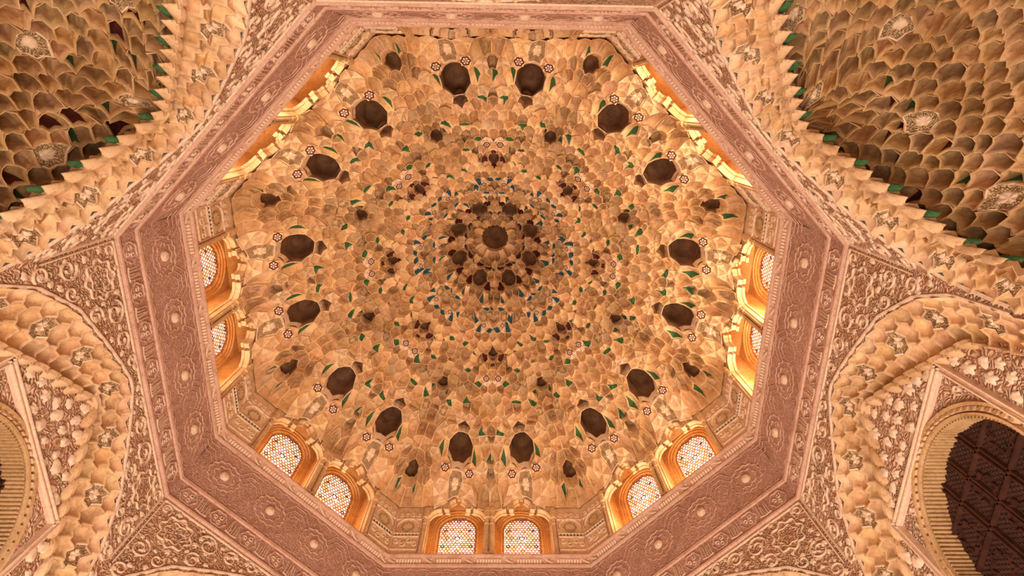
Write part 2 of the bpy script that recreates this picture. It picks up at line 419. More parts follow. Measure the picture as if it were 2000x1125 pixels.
def arch_band(side, an):
    """band of hanging muqarnas along the arch of one side"""
    vis = side in ('left', 'right', 'rear_left', 'rear_right')
    nm = {'left': 'left of the frame, over the lattice window wall', 'right': 'right of the frame, over the lattice window wall', 'rear_left': 'framing the shadowed squinch at upper left', 'rear_right': 'framing the shadowed squinch at upper right'}.get(side, 'below the frieze on the %s side' % SEEN[side])
    rt = top('muqarnas_arch', an, 0.93, -.62, 'pale hanging muqarnas arch ' + nm, 'arch', 'muqarnas arches of the octagon')
    P = []; W = []; typ = []
    rows = [(0.12, 30, .5), (0.40, 30, 0), (0.80, 30, .5)]
    XS, YS = 1.9, 0.17     # metric size of the domain
    for (y, n, ph) in rows:
        for i in range(n):
            x = (i + .5 + ph) / n
            if x > 1: continue
            P.append((x * XS, y * YS + (.004 if i % 2 else -.004))); typ.append((y, i)); W.append(0.0003 if (.3 < y < .5 and i % 3 == 0) else (.0002 if y > .7 else 0.0))
    bound = [(-1, 0, 0), (1, 0, XS), (0, -1, 0), (0, 1, YS)]
    F = lambda x, y: band_F(x / XS, y / YS)
    stuff = MB(); parts = 0
    for p, w, (y, i), poly in zip(P, W, typ, power_cells(P, W, bound, 0.12)):
        if not poly or area2(poly) < 1e-5: continue
        g = rng.uniform(.9, 1.12); tint = (g, g * rng.uniform(.94, 1.0), g * rng.uniform(.86, 1.0))
        rec = (0.8, 0, 0.45); mb = MB(); kind = 'niche'; mats = {'base': M['plaster']}; sec = None; dep = .024
        if .3 < y < .5 and i % 3 == 0: kind = 'panel'; mats = {'base': M['white'], 'inner': M['ornament']}; dep = .012
        elif y > .7: dep = .034
        elif y < .2: dep = .018; mats = {'base': M['pale']}
        cell(mb, poly, F, rec, dep, kind, mats, tint, pend=.012, arch=.3, skew=(0, -.004), sector=sec, skirt=-.018)
        c = np.mean(np.array(mb.v), 0)
        if vis and c[2] > -.86:
            part('muqarnas_cell', mb, rt); parts += 1
        else:
            o = len(stuff.v); stuff.v += mb.v; stuff.f += [tuple(q + o for q in f) for f in mb.f]
            mp = [stuff.mi(q) for q in mb.mats]; stuff.m += [mp[q] for q in mb.m]; stuff.t += mb.t; stuff.sm += mb.sm
    if stuff.v: part('muqarnas_infill', stuff, rt, kind='stuff')
    TIP = M['green'] if an % 90 else M['slate']
    # hanging points along the lower edge
    if vis:
        for i in range(0, 61):
            x = i / 60.0; tip = i % 2 == 0
            if not tip and i % 4 != 1: continue
            a = band_F(x, .97)
            if a[2] < -.86: continue
            mb = MB(); b = band_F(x, 1.0); nn = 8; mt_ = M['plaster'] if tip else TIP
            rings = []
            lo = band_F(min(x + .01, 1), 1.0); hi = band_F(max(x - .01, 0), 1.0); dt, dz_ = lo[1] - hi[1], lo[2] - hi[2]; l_ = math.hypot(dt, dz_) or 1; dt, dz_ = dt / l_, dz_ / l_
            for hgt, q in (((.016, .022), (.002, .021), (-.008, .014), (-.017, .006)) if tip else ((.006, .011), (-.008, .010), (-.016, .005), (-.020, .003))):
                k_ = max(0, -hgt) * .5; ox = 0 if tip else .014
                rings.append([(b[0] + ox + k_ + q * .45 * math.cos(6.2832 * e / nn), b[1] + q * dt * math.sin(6.2832 * e / nn), b[2] + q * dz_ * math.sin(6.2832 * e / nn) + hgt) for e in range(nn)])
            for r0, r1 in zip(rings[:-1], rings[1:]): mb.strip(r0, r1, mt_, closed=True, smooth=True)
            mb.add(rings[-1] + [(b[0] + .012, b[1], b[2] - .026)], [(e, (e + 1) % nn, nn) for e in range(nn)], mt_, smooth=True)
            part('hanging_point', mb, rt)
    return rt

def merge(dst, src):
    o = len(dst.v); dst.v += src.v; dst.f += [tuple(q + o for q in f) for f in src.f]
    mp = [dst.mi(q) for q in src.mats]; dst.m += [mp[q] for q in src.m]; dst.t += src.t; dst.sm += src.sm

SQ = {'c': (0.955, -0.93), 't': 0.335, 'd': 0.37, 'z': 0.43}
def squinch_F(x, y):
    """x: azimuth (0..pi) * .34, y: elevation measured along the vault from the crown; below the springing it drops straight"""
    th = x / 0.34; h = y / 0.42
    ap0, zc = SQ['c']
    if h < math.pi / 2: rr, zz = math.sin(h) ** .85 if h > 0 else 0, math.cos(h) * SQ['z']
    else: rr, zz = 1.0, -(h - math.pi / 2) * 0.42
    return (ap0 - .02 + SQ['d'] * rr * abs(math.sin(th)) ** .9 + .012, -math.cos(th) * SQ['t'] * rr, zc + zz)
SQ_CELLS = None
def squinch_cells():
    global SQ_CELLS
    if SQ_CELLS: return SQ_CELLS
    P = []; W = []; ty = []
    X = math.pi * .34; Y = 0.98
    ny = 24; rg = random.Random(3)
    for r in range(ny):
        y = (r + .5) * Y / ny
        wdt = max(math.sin(min(y / .42, 1.57)), .2)
        n = max(5, int(round(33 * wdt)))
        for i in range(n):
            x = (i + .5 + (.25 if r % 2 else -.25)) / n * X
            P.append((x + rg.uniform(-.006, .006), y + rg.uniform(-.010, .010))); k = rg.random()
            big = (r % 5 == 1 and i % 6 == 2)
            W.append(.0009 if big else rg.uniform(-.0003, .0003)); ty.append((r, i, big, k))
    bound = [(-1, 0, 0), (1, 0, X), (0, -1, 0), (0, 1, Y)]
    out = []
    for p, (r, i, big, k), poly in zip(P, ty, power_cells(P, W, bound, .3)):
        if not poly or len(poly) < 3 or area2(poly) < 4e-5: continue
        low = max(range(len(poly)), key=lambda q: poly[q][1]) - 1
        a = np.array(squinch_F(*p)); c = np.array((SQ['c'][0] - .05, 0, SQ['c'][1])); d = a - c
        rec = (d[0] * .8 + .25, d[1] * 1.0, max(d[2], 0) * .9 + .10)
        g = rg.uniform(.74, 1.18); tint = (g, g * rg.uniform(.93, 1.0), g * rg.uniform(.82, 1.0))
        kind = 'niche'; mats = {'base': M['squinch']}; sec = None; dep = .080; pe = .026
        if big: kind = 'panel'; mats = {'base': M['white'], 'inner': M['ornament']}; dep = .01; pe = .004
        elif k < .2: sec = (low, 2, M['green'], 2); dep = .07
        elif k < .29: sec = (low, 3, M['maroon'], 2); dep = .06
        elif k < .4: kind = 'scallop'
        elif k < .62: kind = 'deep'; dep = .095
        mb = MB(); cell(mb, poly, squinch_F, rec, dep, kind, mats, tint, pend=pe, arch=.35, skew=(0, .008), sector=sec, skirt=-.07)
        out.append((mb, area2(poly), np.mean(np.array(mb.v), 0)))
    SQ_CELLS = out
    return out
SQ_MESH = []
def squinch(side, an):
    vis = side in ('rear_left', 'rear_right')
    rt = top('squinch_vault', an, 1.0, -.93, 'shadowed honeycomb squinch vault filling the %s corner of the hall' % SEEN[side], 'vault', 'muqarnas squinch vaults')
    cs = squinch_cells()
    order = sorted(range(len(cs)), key=lambda i: -cs[i][1])
    keep = set(order[:300]) if vis else set()
    st = MB()
    for i, (mb, a, c) in enumerate(cs):
        if i in keep:
            if len(SQ_MESH) <= i: SQ_MESH.extend([None] * (i + 1 - len(SQ_MESH)))
            if SQ_MESH[i] is None: SQ_MESH[i] = mb.mesh('muqarnas_cell', org(rt))
            link('muqarnas_cell', SQ_MESH[i], rt)
        else: merge(st, mb)
    if st.v: part('muqarnas_infill', st, rt, kind='stuff')
    # flanking walls of the corner below the vault
    mb = MB(); a = .955; zb = -Z0 / S
    pts = [(a - .03, -.40), (a + .37, -.02), (a + .37, .02), (a - .03, .40)]
    mb.strip([(p[0], p[1], -1.28) for p in pts], [(p[0], p[1], zb) for p in pts], M['wall'])
    part('corner_wall', mb, rt)

def window_wall(side, an, num):
    """flat wall under the arch with an alfiz-framed horseshoe window closed by a wooden lattice"""
    ap = 0.945
    wl = top('wall_%s_panel' % side, an, ap, -.75, 'carved leaf stucco wall under the muqarnas arch on the %s side' % SEEN[side], 'wall', kind='structure')
    zb = -Z0 / S
    circ = lambda r, zc, n=40, z1=-1.25: [(r, z1)] + [(r * math.cos(math.pi * i / n), zc + r * math.sin(math.pi * i / n)) for i in range(n + 1)] + [(-r, z1)]
    mb = MB(); zc = -.905
    outer = [tuple(p) for p in INNC] + [(.42, -1.0), (.42, zb), (-.42, zb), (-.42, -1.0)]
    outer = [(-.42, zb), (-.42, -1.0)] + [(p[0] * 1.03, p[1] + .010) for p in INNC] + [(.42, -1.0), (.42, zb)]
    mb.poly(outer, [circ(.172, zc)], ap + .012, M['wall'])
    part('carved_field', mb, wl)
    if side in ('front', 'rear'): 
        mb = MB(); mb.poly(circ(.172, zc), [], ap + .06, M['wood']); part('shutter', mb, wl); return
    win = top('window_%d' % num, an, ap, -.95, 'dark wooden lattice window under a scalloped horseshoe arch on the %s edge' % SEEN[side], 'window', kind='structure')
    # alfiz
    for nm, pts in (('frame_bar', [(-.2, -.705), (.2, -.705)]), ('frame_bar', [(-.2, -.70), (-.2, -1.25)]), ('frame_bar', [(.2, -.70), (.2, -1.25)])):
        mb = MB()
        for off, wd, h in ((0, .022, .010), (-.006, .005, .016), (.006, .005, .016)):
            q = [(p[0], p[1] + off) for p in pts] if pts[0][1] == pts[1][1] else [(p[0] + off, p[1]) for p in pts]
            mb.path(q, wd, ap + .012, h, M['trim'] if wd > .01 else M['white'])
        part(nm, mb, win)
    mb = MB(); n = 64; arc = lambda r, a0=0.0: [(r * math.cos(math.pi * (i / n * 1.16 - .08)), zc + r * math.sin(math.pi * (i / n * 1.16 - .08))) for i in range(n + 1)]
    mb.path(arc(.197), .010, ap + .012, .012, M['rib']); mb.path(arc(.177), .008, ap + .012, .014, M['rib'])
    part('arch_moulding', mb, win)
    nb = 34
    bead = MB(); bead.add([(0, -.0075, -.005), (0, .0075, -.005), (0, .006, .006), (0, -.006, .006), (-.014, -.005, -.003), (-.014, .005, -.003), (-.008, .004, .005), (-.008, -.004, .005)],
             [(4, 5, 6, 7), (0, 1, 5, 4), (1, 2, 6, 5), (2, 3, 7, 6), (3, 0, 4, 7)], M['plaster'])
    bm_ = bead.mesh('scallop')
    for i in range(nb):
        a = math.pi * (i + .5) / nb
        o = link('scallop', bm_, win, ((ap + .012 - ap) * S, .187 * math.cos(a) * S, (zc + .187 * math.sin(a) + .95) * S)); o.rotation_euler = (a - math.pi / 2, 0, 0)
    mb = MB(); nr = 64; A_, B_ = [], []
    for i in range(nr + 1):
        a = math.pi * (-.1 + 1.2 * i / nr); r = .1735
        A_.append((ap + .005, r * math.cos(a), zc + r * math.sin(a))); B_.append((ap + .062, r * math.cos(a), zc + r * math.sin(a)))
    mb.strip(A_, B_, M['rib'])
    rb = MB(); sec_ = [(-.0032, .001), (-.0024, -.0034), (0, -.0048), (.0024, -.0034), (.0032, .001)]
    rb.strip([(.006, p[0], p[1]) for p in sec_], [(.058, p[0], p[1]) for p in sec_], M['rib'], smooth=True)
    rm_ = rb.mesh('soffit_rib')
    for i in range(78):
        a = math.pi * (-.1 + 1.2 * i / 77)
        o = link('soffit_rib', rm_, win, (0, .1735 * math.cos(a) * S, (zc + .1735 * math.sin(a) + .95) * S)); o.rotation_euler = (a - math.pi / 2, 0, 0)
    part('arch_soffit', mb, win)
    # lattice
    al = ap + .056
    lat = MB(); r = .172
    inside = lambda t, z: (z < zc and abs(t) < r) or math.hypot(t, z - zc) < r
    st_ = .0085
    for d in (1, -1):
        for k in range(-60, 61):
            c = k * st_ * 1.4142
            seg = None
            tt = np.linspace(-r, r, 60); zz = zc - .05 + d * tt + c
            ok = [(t, z) for t, z in zip(tt, zz) if inside(t, z) and z > -1.25]
            if len(ok) > 1: lat.bar(ok[0], ok[-1], .0046, al, .003, M['wood'])
    part('lattice', lat, win)
    fr = []
    for x in (-.058, .058): fr.append(((x, zc + .16), (x, -1.2)))
    for x in (-.068, .068, -.002, .006): fr.append(((x, zc + .155), (x, -1.2)))
    for z in (-.80, -.875, -.965, -1.06): fr.append(((-.165, z), (.165, z)))
    for a, b in fr:
        mb = MB(); mb.bar(a, b, .009, al - .002, .008, M['wood']); part('lattice_rail', mb, win)
    for cx in (-.115, 0.0, .115):
        for cz in (-.838, -.92, -1.01):
            if inside(cx, cz + .02):
                mb = MB(); mb.path(lobed(cx, cz, .026, k=8, amp=.16), .006, al - .002, .007, M['wood'], closed=True); part('lattice_star', mb, win)
    mb = MB(); mb.poly(circ(.18, zc), [], ap + .075, M['dim']); part('dim_pane', mb, win)
    spots = []; tries = 0
    while len(spots) < 120 and tries < 5000:
        tries += 1
        t = rng.uniform(-.36, .36); z = rng.uniform(-1.1, -.53)
        if abs(t) < .225 and z < -.685: continue
        if z > innz(t) - .01: continue
        if any(math.hypot(t - a, z - b) < .031 for a, b in spots): continue
        spots.append((t, z)); put_leaf(wl, ap + .011, t, z, rng.uniform(0, 6.28), rng.uniform(.8, 1.3))
    for i in range(26):
        t = rng.uniform(-.19, .19); z = rng.uniform(-1.0, -.72)
        if math.hypot(t, z - zc) < .215: continue
        mb = MB(); mb.path(scroll_pts(t, z, .011, 1.3, rng.uniform(0, 6), 1, n=14), .003, ap + .012, .006, M['white']); part('vine_scroll', mb, wl)

mtd, ntd, bd = new_mat('dim_sky_behind_lattice'); bd.inputs['Emission Color'].default_value = (.9, .75, .7, 1); bd.inputs['Emission Strength'].default_value = .035
M['dim'] = mtd
num = 17
for s, an in SIDES.items():
    spandrel(s, an); arch_band(s, an)
    if an % 90: squinch(s, an)
    else:
        window_wall(s, an, num)
        if s in ('left', 'right'): num += 1

# ================================================================== FRIEZE
def frieze(side, an, idx):
    rt = top('trim_%d' % idx, an, 0.925, -.2, 'pink carved frieze with four raised bosses along the %s side of the octagon' % SEEN[side], 'frieze', 'sides of the octagonal frieze', kind='structure')
    T = lambda ap: ap * math.tan(R(22.5))
    apz = lambda z: 0.9305 + (z + .0545) / (-.371 + .0545) * (0.920 - .9305)
    mb = MB()
    prof = [(.9305, -.0545), (apz(-.278), -.278)]
    A_ = [(p[0], -T(p[0]), p[1]) for p in prof]; B_ = [(p[0], T(p[0]), p[1]) for p in prof]
    mb.strip(A_, B_, M['frieze']); part('strapwork_field', mb, rt)
    mb = MB(); prof = [(apz(-.288), -.288), (apz(-.365), -.365)]
    mb.strip([(p[0], -T(p[0]), p[1]) for p in prof], [(p[0], T(p[0]), p[1]) for p in prof], M['frieze']); part('inscription_band', mb, rt)
    def mould(name, prof, mat):
        mb = MB()
        for p, q in zip(prof[:-1], prof[1:]):
            mb.add([(p[0], -T(p[0]), p[1]), (p[0], T(p[0]), p[1]), (q[0], T(q[0]), q[1]), (q[0], -T(q[0]), q[1])], [(0, 1, 2, 3)], mat)
        part(name, mb, rt)
    mould('fillet', [(apz(-.278) + .001, -.276), (apz(-.278) - .006, -.278), (apz(-.288) - .006, -.288), (apz(-.288) + .001, -.290)], M['trim'])
    mould('fillet', [(apz(-.365) + .001, -.363), (apz(-.365) - .007, -.365), (apz(-.371) - .007, -.372), (apz(-.371) + .012, -.376)], M['trim'])
    mould('cornice', [(.955, .001), (.918, 0), (.916, -.006), (.918, -.011), (.9235, -.013), (.928, -.026), (.931, -.042), (.926, -.044), (.9225, -.049), (.9245, -.056), (.933, -.058)], M['trim'])
    # bosses and lobed roundels
    for t in (-.282, -.094, .094, .282):
        ap = apz(-.175)
        mb = MB(); n = 14; rings = []
        for rr, h in ((.0165, 0), (.015, .006), (.010, .010), (.005, .0115)):
            rings.append([(ap - h, t + rr * math.cos(2 * math.pi * i / n), -.175 + rr * math.sin(2 * math.pi * i / n)) for i in range(n)])
        for a, b in zip(rings[:-1], rings[1:]): mb.strip(a, b, M['white'], closed=True, smooth=True)
        mb.add(rings[-1] + [(ap - .0122, t, -.175)], [(i, (i + 1) % n, n) for i in range(n)], M['trim'], smooth=True)
        part('boss', mb, rt)
        mb = MB(); mb.path(lobed(t, -.175, .056, k=14, amp=.05, n=84), .004, ap, .004, M['trim'], closed=True)
        mb.path(lobed(t, -.175, .036, k=8, amp=.10), .003, ap, .004, M['trim'], closed=True)
        part('roundel', mb, rt)
    # strapwork between the roundels
    mb = MB()
    for cx in (-.375, -.188, 0, .188, .375):
        for rr in (.030, .046, .062):
            pts = [(cx + rr * math.cos(R(22.5 + 45 * i)) * 1.0, -.168 + rr * math.sin(R(22.5 + 45 * i)) * 1.45) for i in range(9)]
            pts = [(min(max(p[0], -T(.93)), T(.93)), p[1]) for p in pts]
            for a, b in zip(pts[:-1], pts[1:]):
                ap = apz(-.168); mb.bar(a, b, .0022, ap, .0018, M['trim'])
    k = 34
    for i in range(k):
        t0 = -.37 + .74 * i / k; t1 = t0 + .74 / k
        for zz, hh in ((-.070, .008), (-.266, .008)):
            mb.bar((t0, zz - hh * (1 if i % 2 else -1) * .5), (t1, zz + hh * (1 if i % 2 else -1) * .5), .002, apz(zz), .0018, M['trim'])
    part('strapwork', mb, rt, kind='stuff')
    # cartouches of the lower band
    for i in range(7):
        t = -.33 + .11 * i; ap = apz(-.327)
        mb = MB(); mb.path(lobed(t, -.327, .027, k=6, amp=.08, n=36), .0035, ap, .005, M['trim'], closed=True)
        for a0 in (0, 2.1, 4.2):
            mb.path(scroll_pts(t + .011 * math.cos(a0), -.327 + .011 * math.sin(a0), .009, 1.1, a0, 1, n=10), .0022, ap, .004, M['white'])
        part('cartouche', mb, rt)
        if i < 6:
            mb = MB(); tt = t + .055
            for q in range(5): mb.bar((tt - .016 + .008 * q, -.345), (tt - .016 + .008 * q + rng.uniform(-.004, .004), -.31 + rng.uniform(-.006, .01)), .0028, ap, .005, M['white'])
            mb.path([(tt - .02, -.348), (tt, -.351), (tt + .02, -.346)], .003, ap, .005, M['white'])
            part('carved_letters', mb, rt)
    # leaf moulding: runs of slanting ribs between curled leaves
    ribs = MB(); gp = 2 * .378 / 5
    for g in range(5):
        tc = -.378 + gp * (g + .5)
        for i in range(9):
            t = tc + (i - 4.4) * .0105
            a = (.9262, t - .003, -.016); b = (.9315, t + .003, -.0415)
            w_ = .0034
            ribs.add([(a[0], a[1], a[2]), (.921, t - w_, -.026), (.921, t + w_, -.026), (b[0], b[1], b[2]), (.927, t - w_ * 1.3, -.034), (.927, t + w_ * 1.3, -.034)],
                     [(0, 1, 2), (1, 4, 5, 2), (4, 3, 5), (0, 2, 5), (0, 1, 4)], M['white'])
    part('leaf_rib', ribs, rt, kind='stuff')
    for g in range(6):
        t = -.378 + gp * g
        t = min(max(t, -.366), .366)
        mb = MB(); mb.path([(t - .018, -.040), (t - .006, -.034), (t + .006, -.024), (t + .012, -.016), (t + .019, -.015)], lambda u: .004 + .005 * math.sin(u * 3.14), .9275, .006, M['white'])
        mb.path(scroll_pts(t - .012, -.022, .006, 1.0, 0, 1, n=10), .003, .9255, .005, M['white'])
        part('curled_leaf', mb, rt)
for i, (s, an) in enumerate(SIDES.items()): frieze(s, an, i + 1)

# ================================================================== DRUM WALLS AND WINDOWS
CUSP = [(.1175, .22), (.108, .236), (.098, .25), (.085, .258), (.067, .262), (.067, .305), (.055, .305), (.055, .262), (.036, .262), (.036, .29), (.034, .308), (.022, .322), (.012, .326), (.012, .352), (0, .352)]
WT = 0.1365
def opening(c, grow=0.0):
    h = [(x + (grow if x > .001 else 0), z + grow) for x, z in CUSP]
    return [(c + h[0][0], .004)] + [(c + x, z) for x, z in h] + [(c - x, z) for x, z in h[::-1][1:]] + [(c - h[0][0], .004)]
ZW = 0.43
APW = .930
PANE_M = {}
LATTICE = None
def lattice_mesh():
    """plaster window lattice: a ring round every hole, a dark rosette in the middle"""
    mb = MB(); hw, zs, zb = .075, .262, .06
    inside = lambda t, z: abs(t) < hw + .001 and (z < zs or math.hypot(t, (z - zs)) < hw + .001)
    d = .0146
    row = 0; z = zb + d / 2; RO = []
    while z < zs + hw:
        t = -hw + (d / 2 if row % 2 else 0)
        while t < hw:
            if inside(t, z) and math.hypot(t, z - .215) > .013:
                big = rngL.random(); n = 7; ro = d * .565; ri = d * (.385 if big < .8 else .30)
                o = rngL.uniform(0, 1)
                A_ = [(1.0365, t + ro * math.cos(2 * math.pi * i / n + o), z + ro * math.sin(2 * math.pi * i / n + o)) for i in range(n)]
                B_ = [(1.036, t + ri * math.cos(2 * math.pi * i / n + o), z + ri * math.sin(2 * math.pi * i / n + o)) for i in range(n)]
                C_ = [(1.0375, p[1], p[2]) for p in B_]
                mb.strip(A_, B_, M['came'], closed=True); mb.strip(B_, C_, M['came'], closed=True)
            t += d
        z += d * .866; row += 1
    for (t, z, r) in ((0, .215, .0105), (0, .318, .006), (-.058, .17, .006), (.058, .17, .006), (0, .11, .007), (-.05, .262, .005), (.05, .262, .005)):
        mb.path([(t + r * math.cos(2 * math.pi * i / 10), z + r * math.sin(2 * math.pi * i / 10)) for i in range(10)], .0042, 1.037, .002, M['came_dark'], closed=True)
    return mb
rngL = random.Random(5)

def drum(side, an, wi):
    wl = top('wall_drum_' + side, an, APW, 0.0, 'upper drum wall with two cusped window niches on the %s side of the octagon' % SEEN[side], 'wall', 'walls of the drum', kind='structure')
    T = APW * math.tan(R(22.5))
    mb = MB()
    outer = [(-T, 0), (-(WT + .1175) - .002, 0)]
    outer = [(-T, 0.0), (T, 0.0), (T, ZW), (-T, ZW)]
    mb.poly(outer, [opening(-WT), opening(WT)], APW, M['plaster']); part('carved_wall', mb, wl)
    # lips of the cusped arches
    for c in (-WT, WT):
        mb = MB(); o = opening(c); o2 = opening(c, .0)
        A_ = [(APW - .005, p[0], p[1]) for p in o]; B_ = [(APW + .014, p[0], p[1]) for p in o]
        mb.strip(A_, B_, M['plaster'])
        g = opening(c, .005); C_ = [(APW - .005, p[0], p[1]) for p in g]; D_ = [(APW + .001, p[0], p[1]) for p in g]
        mb.strip(A_, C_, M['plaster']); mb.strip(C_, D_, M['plaster'])
        part('cusped_arch', mb, wl)
        mb = MB(); g1 = opening(c, -.004); g2 = opening(c, .004)
        mb.strip([(APW + .014, *p) for p in g1], [(APW + .014, *p) for p in g2], M['plaster']); mb.strip([(APW + .014, *p) for p in g1], [(APW + .024, *p) for p in g1], M['plaster'])
        part('inner_cusped_arch', mb, wl)
    # colonettes: one pair between the windows, one at each outer jamb
    for c, r in ((-.0085, .0065), (.0085, .0065), (-(WT + .129), .006), (WT + .129, .006)):
        mb = MB(); n = 10
        sec = [(.0, r * 1.5), (.012, r * 1.5), (.016, r * 1.1), (.02, r), (.165, r), (.168, r * 1.35), (.174, r * 1.35), (.177, r * 1.05), (.20, r * 1.3), (.204, r * 1.9), (.235, r * 2.0), (.238, r * 2.2), (.26, r * 2.2)]
        rings = [[(APW - r * .8 + q * math.cos(2 * math.pi * i / n), c + q * math.sin(2 * math.pi * i / n), z) for i in range(n)] for z, q in sec]
        for a, b in zip(rings[:-1], rings[1:]): mb.strip(a, b, M['rib'], closed=True, smooth=True)
        part('colonette', mb, wl)
    # tracery of the end panels
    for sg in (-1, 1):
        mb = MB(); x0, x1 = sg * (WT + .141), sg * (T - .003); xm = (x0 + x1) / 2; hw = abs(x1 - x0) / 2
        for z in (.006, .03, .10, .118, .20): mb.bar((x0, z), (x1, z), .004, APW, .006, M['white'])
        for x in (x0, x1): mb.bar((x, .0), (x, .26), .006, APW, .006, M['trim'])
        mb.path([(xm + hw * .85 * math.cos(a), .150 + .055 * math.sin(a)) for a in np.linspace(0, math.pi, 16)], .005, APW, .007, M['white'])
        mb.path(lobed(xm, .155, hw * .45, k=8), .004, APW, .006, M['ornament'], closed=True)
        for i in range(4):
            t = xm + hw * (-.7 + .45 * i); mb.path(scroll_pts(t, .06 + .018 * (i % 2), .015, 1.3, i, 1, n=12), .0035, APW, .006, M['white'])
            mb.path(scroll_pts(t, .225, .012, 1.3, i * 2, -1, n=12), .003, APW, .006, M['white'])
        for i in range(7): t = xm + hw * (-.8 + .26 * i); mb.bar((t, .103), (t + .003, .116), .0028, APW, .005, M['green'])
        part('tracery_panel', mb, wl)
    # windows
    for c in (-WT, WT):
        dirs = 'nearer the viewer' 
        wi += 1
        win = top('window_%d' % wi, an, 1.0, 0.0, WLABEL[wi], 'window', 'arched windows of the drum', 'structure', t0=c)
        mb = MB(); jw = .1175
        f = APW + .012; bk = 1.022
        # jambs, soffit, sill of the niche
        mb.add([(f, c - jw - .004, 0), (f, c - jw - .004, .50), (bk, c - jw - .004, .375), (bk, c - jw - .004, 0),
                (f, c + jw + .004, 0), (f, c + jw + .004, .50), (bk, c + jw + .004, .375), (bk, c + jw + .004, 0)],
               [(0, 1, 2, 3), (4, 7, 6, 5), (1, 5, 6, 2), (0, 3, 7, 4)], M['niche'])
        arc = lambda r, zs, n=28: [(c + r, .02)] + [(c + r * math.cos(math.pi * i / n), zs + r * math.sin(math.pi * i / n)) for i in range(n + 1)] + [(c - r, .02)]
        mb.poly([(c - jw - .004, 0), (c + jw + .004, 0), (c + jw + .004, .375), (c - jw - .004, .375)], [arc(.106, .262)], bk, M['niche'])
        # inner face of the drum wall seen from the niche
        part('niche', mb, win)
        mb = MB()
        prof = [(bk, .106), (bk + .006, .105), (bk + .006, .097), (bk + .012, .096), (bk + .012, .088), (bk + .018, .082), (bk + .020, .074)]
        for (a1, r1), (a2, r2) in zip(prof[:-1], prof[1:]):
            mb.strip([(a1, *p) for p in arc(r1, .262)], [(a2, *p) for p in arc(r2, .262)], M['niche'])
        part('stepped_arch', mb, win)
        # daylit glass and lattice
        if an not in PANE_M: PANE_M[an] = pane_mat(PANE[an])
        mb = MB(); mb.poly(arc(.076, .262), [], 1.042, PANE_M[an]); part('glass_pane', mb, win)
        global LATTICE
        if LATTICE is None: LATTICE = lattice_mesh().mesh('window_lattice', (1.0, 0, 0))
        link('window_lattice', LATTICE, win)
    return wi
ORD = []
WLABEL = {}
_w = 0
DESC = {'right': ('upper bright window of the right side pair, next to the upper right corner panel', 'lower bright window of the right side pair, above the lower right corner panel'),
        'front_right': ('arched window with white lattice on the lower right side, the one nearer the right wall', 'arched window with half shaded lattice on the lower right side, nearer the bottom pair'),
        'front': ('right window of the upright pair at the bottom, round arched lattice', 'left window of the upright pair at the bottom, round arched lattice'),
        'front_left': ('window of the lower left pair that stands beside the bottom pair', 'window of the lower left pair nearest the left wall, tilted, tall white lattice'),
        'left': ('lower of the two windows on the left side, half hidden by the cornice', 'upper of the two windows on the left side, half hidden by the cornice'),
        'rear_left': ('lower niche of the upper left side, orange sliver showing over the cornice', 'upper niche of the upper left side, wider orange sliver over the cornice'),
        'rear': ('left niche of the top side, only a dark slot over the cornice', 'right niche of the top side, only a dark slot over the cornice'),
        'rear_right': ('upper brightly lit niche of the upper right side, cut off by the cornice', 'lower brightly lit niche of the upper right side, cut off by the cornice')}
for s in SIDES:
    for k in range(2): _w += 1; WLABEL[_w] = DESC[s][k]
wi = 0
for s, an in SIDES.items(): wi = drum(s, an, wi)

# ================================================================== MUQARNAS DOME
PR = np.array([(0, 1.52), (.06, 1.44), (.13, 1.36), (.21, 1.24), (.30, 1.09), (.39, .975), (.505, .86), (.65, .715), (.75, .615), (.87, .49), (.93, .405), (1.0, .265)])
def ro(x, y): 
    th = math.atan2(y, x); r = math.hypot(x, y); k = round(th / (math.pi / 4)); return r * math.cos(th - k * math.pi / 4) / AP
CUPS = [(.816, 45 * k + s * 10, .00) for k in range(8) for s in (-1, 1)]
CORN = [(.929, 22.5 + 45 * k) for k in range(8)]
DARK = [(.635, 22.5 + 45 * k) for k in range(8)]
CROSS = [(.4855, 45 * k) for k in range(8)]
QUAT = [(.377, 45 * k + s * 7.5) for k in range(8) for s in (-1, 1)]
INN8 = [(.205, 22.5 + 45 * k) for k in range(8)]
xy = lambda r, d: (r * math.cos(R(d)), r * math.sin(R(d)))
CXY = np.array([xy(a, b) for a, b, _ in CUPS]); KXY = np.array([xy(a, b) for a, b in CORN]); IXY = np.array([xy(a, b) for a, b in INN8])
DXY = np.array([xy(a, b) for a, b in DARK]); XXY = np.array([xy(a, b) for a, b in CROSS])
WXY = np.array([(AP * math.cos(R(45 * k)) - s * WT * math.sin(R(45 * k)), AP * math.sin(R(45 * k)) + s * WT * math.cos(R(45 * k))) for k in range(8) for s in (-1, 1)])
def dome_z(x, y):
    r = math.hypot(x, y); o = ro(x, y)
    w_ = min(max((r - .35) / .4, 0), 1); q = r * 1.035 * (1 - w_) + o * w_
    z = float(np.interp(q, PR[:, 0], PR[:, 1]))
    p = np.array((x, y))
    g = lambda P, rad, h: h * float(np.exp(-((P - p) ** 2).sum(1).min() / rad ** 2))
    z += g(CXY, .10, .042) + g(KXY, .05, .02) + g(IXY, .05, .03) + g(DXY, .05, .02) + g(XXY, .04, .015)
    if o > .85: z += g(WXY, .07, .075) * min((o - .85) / .13, 1)
    return z
def dome_F(x, y): return (x, y, dome_z(x, y))

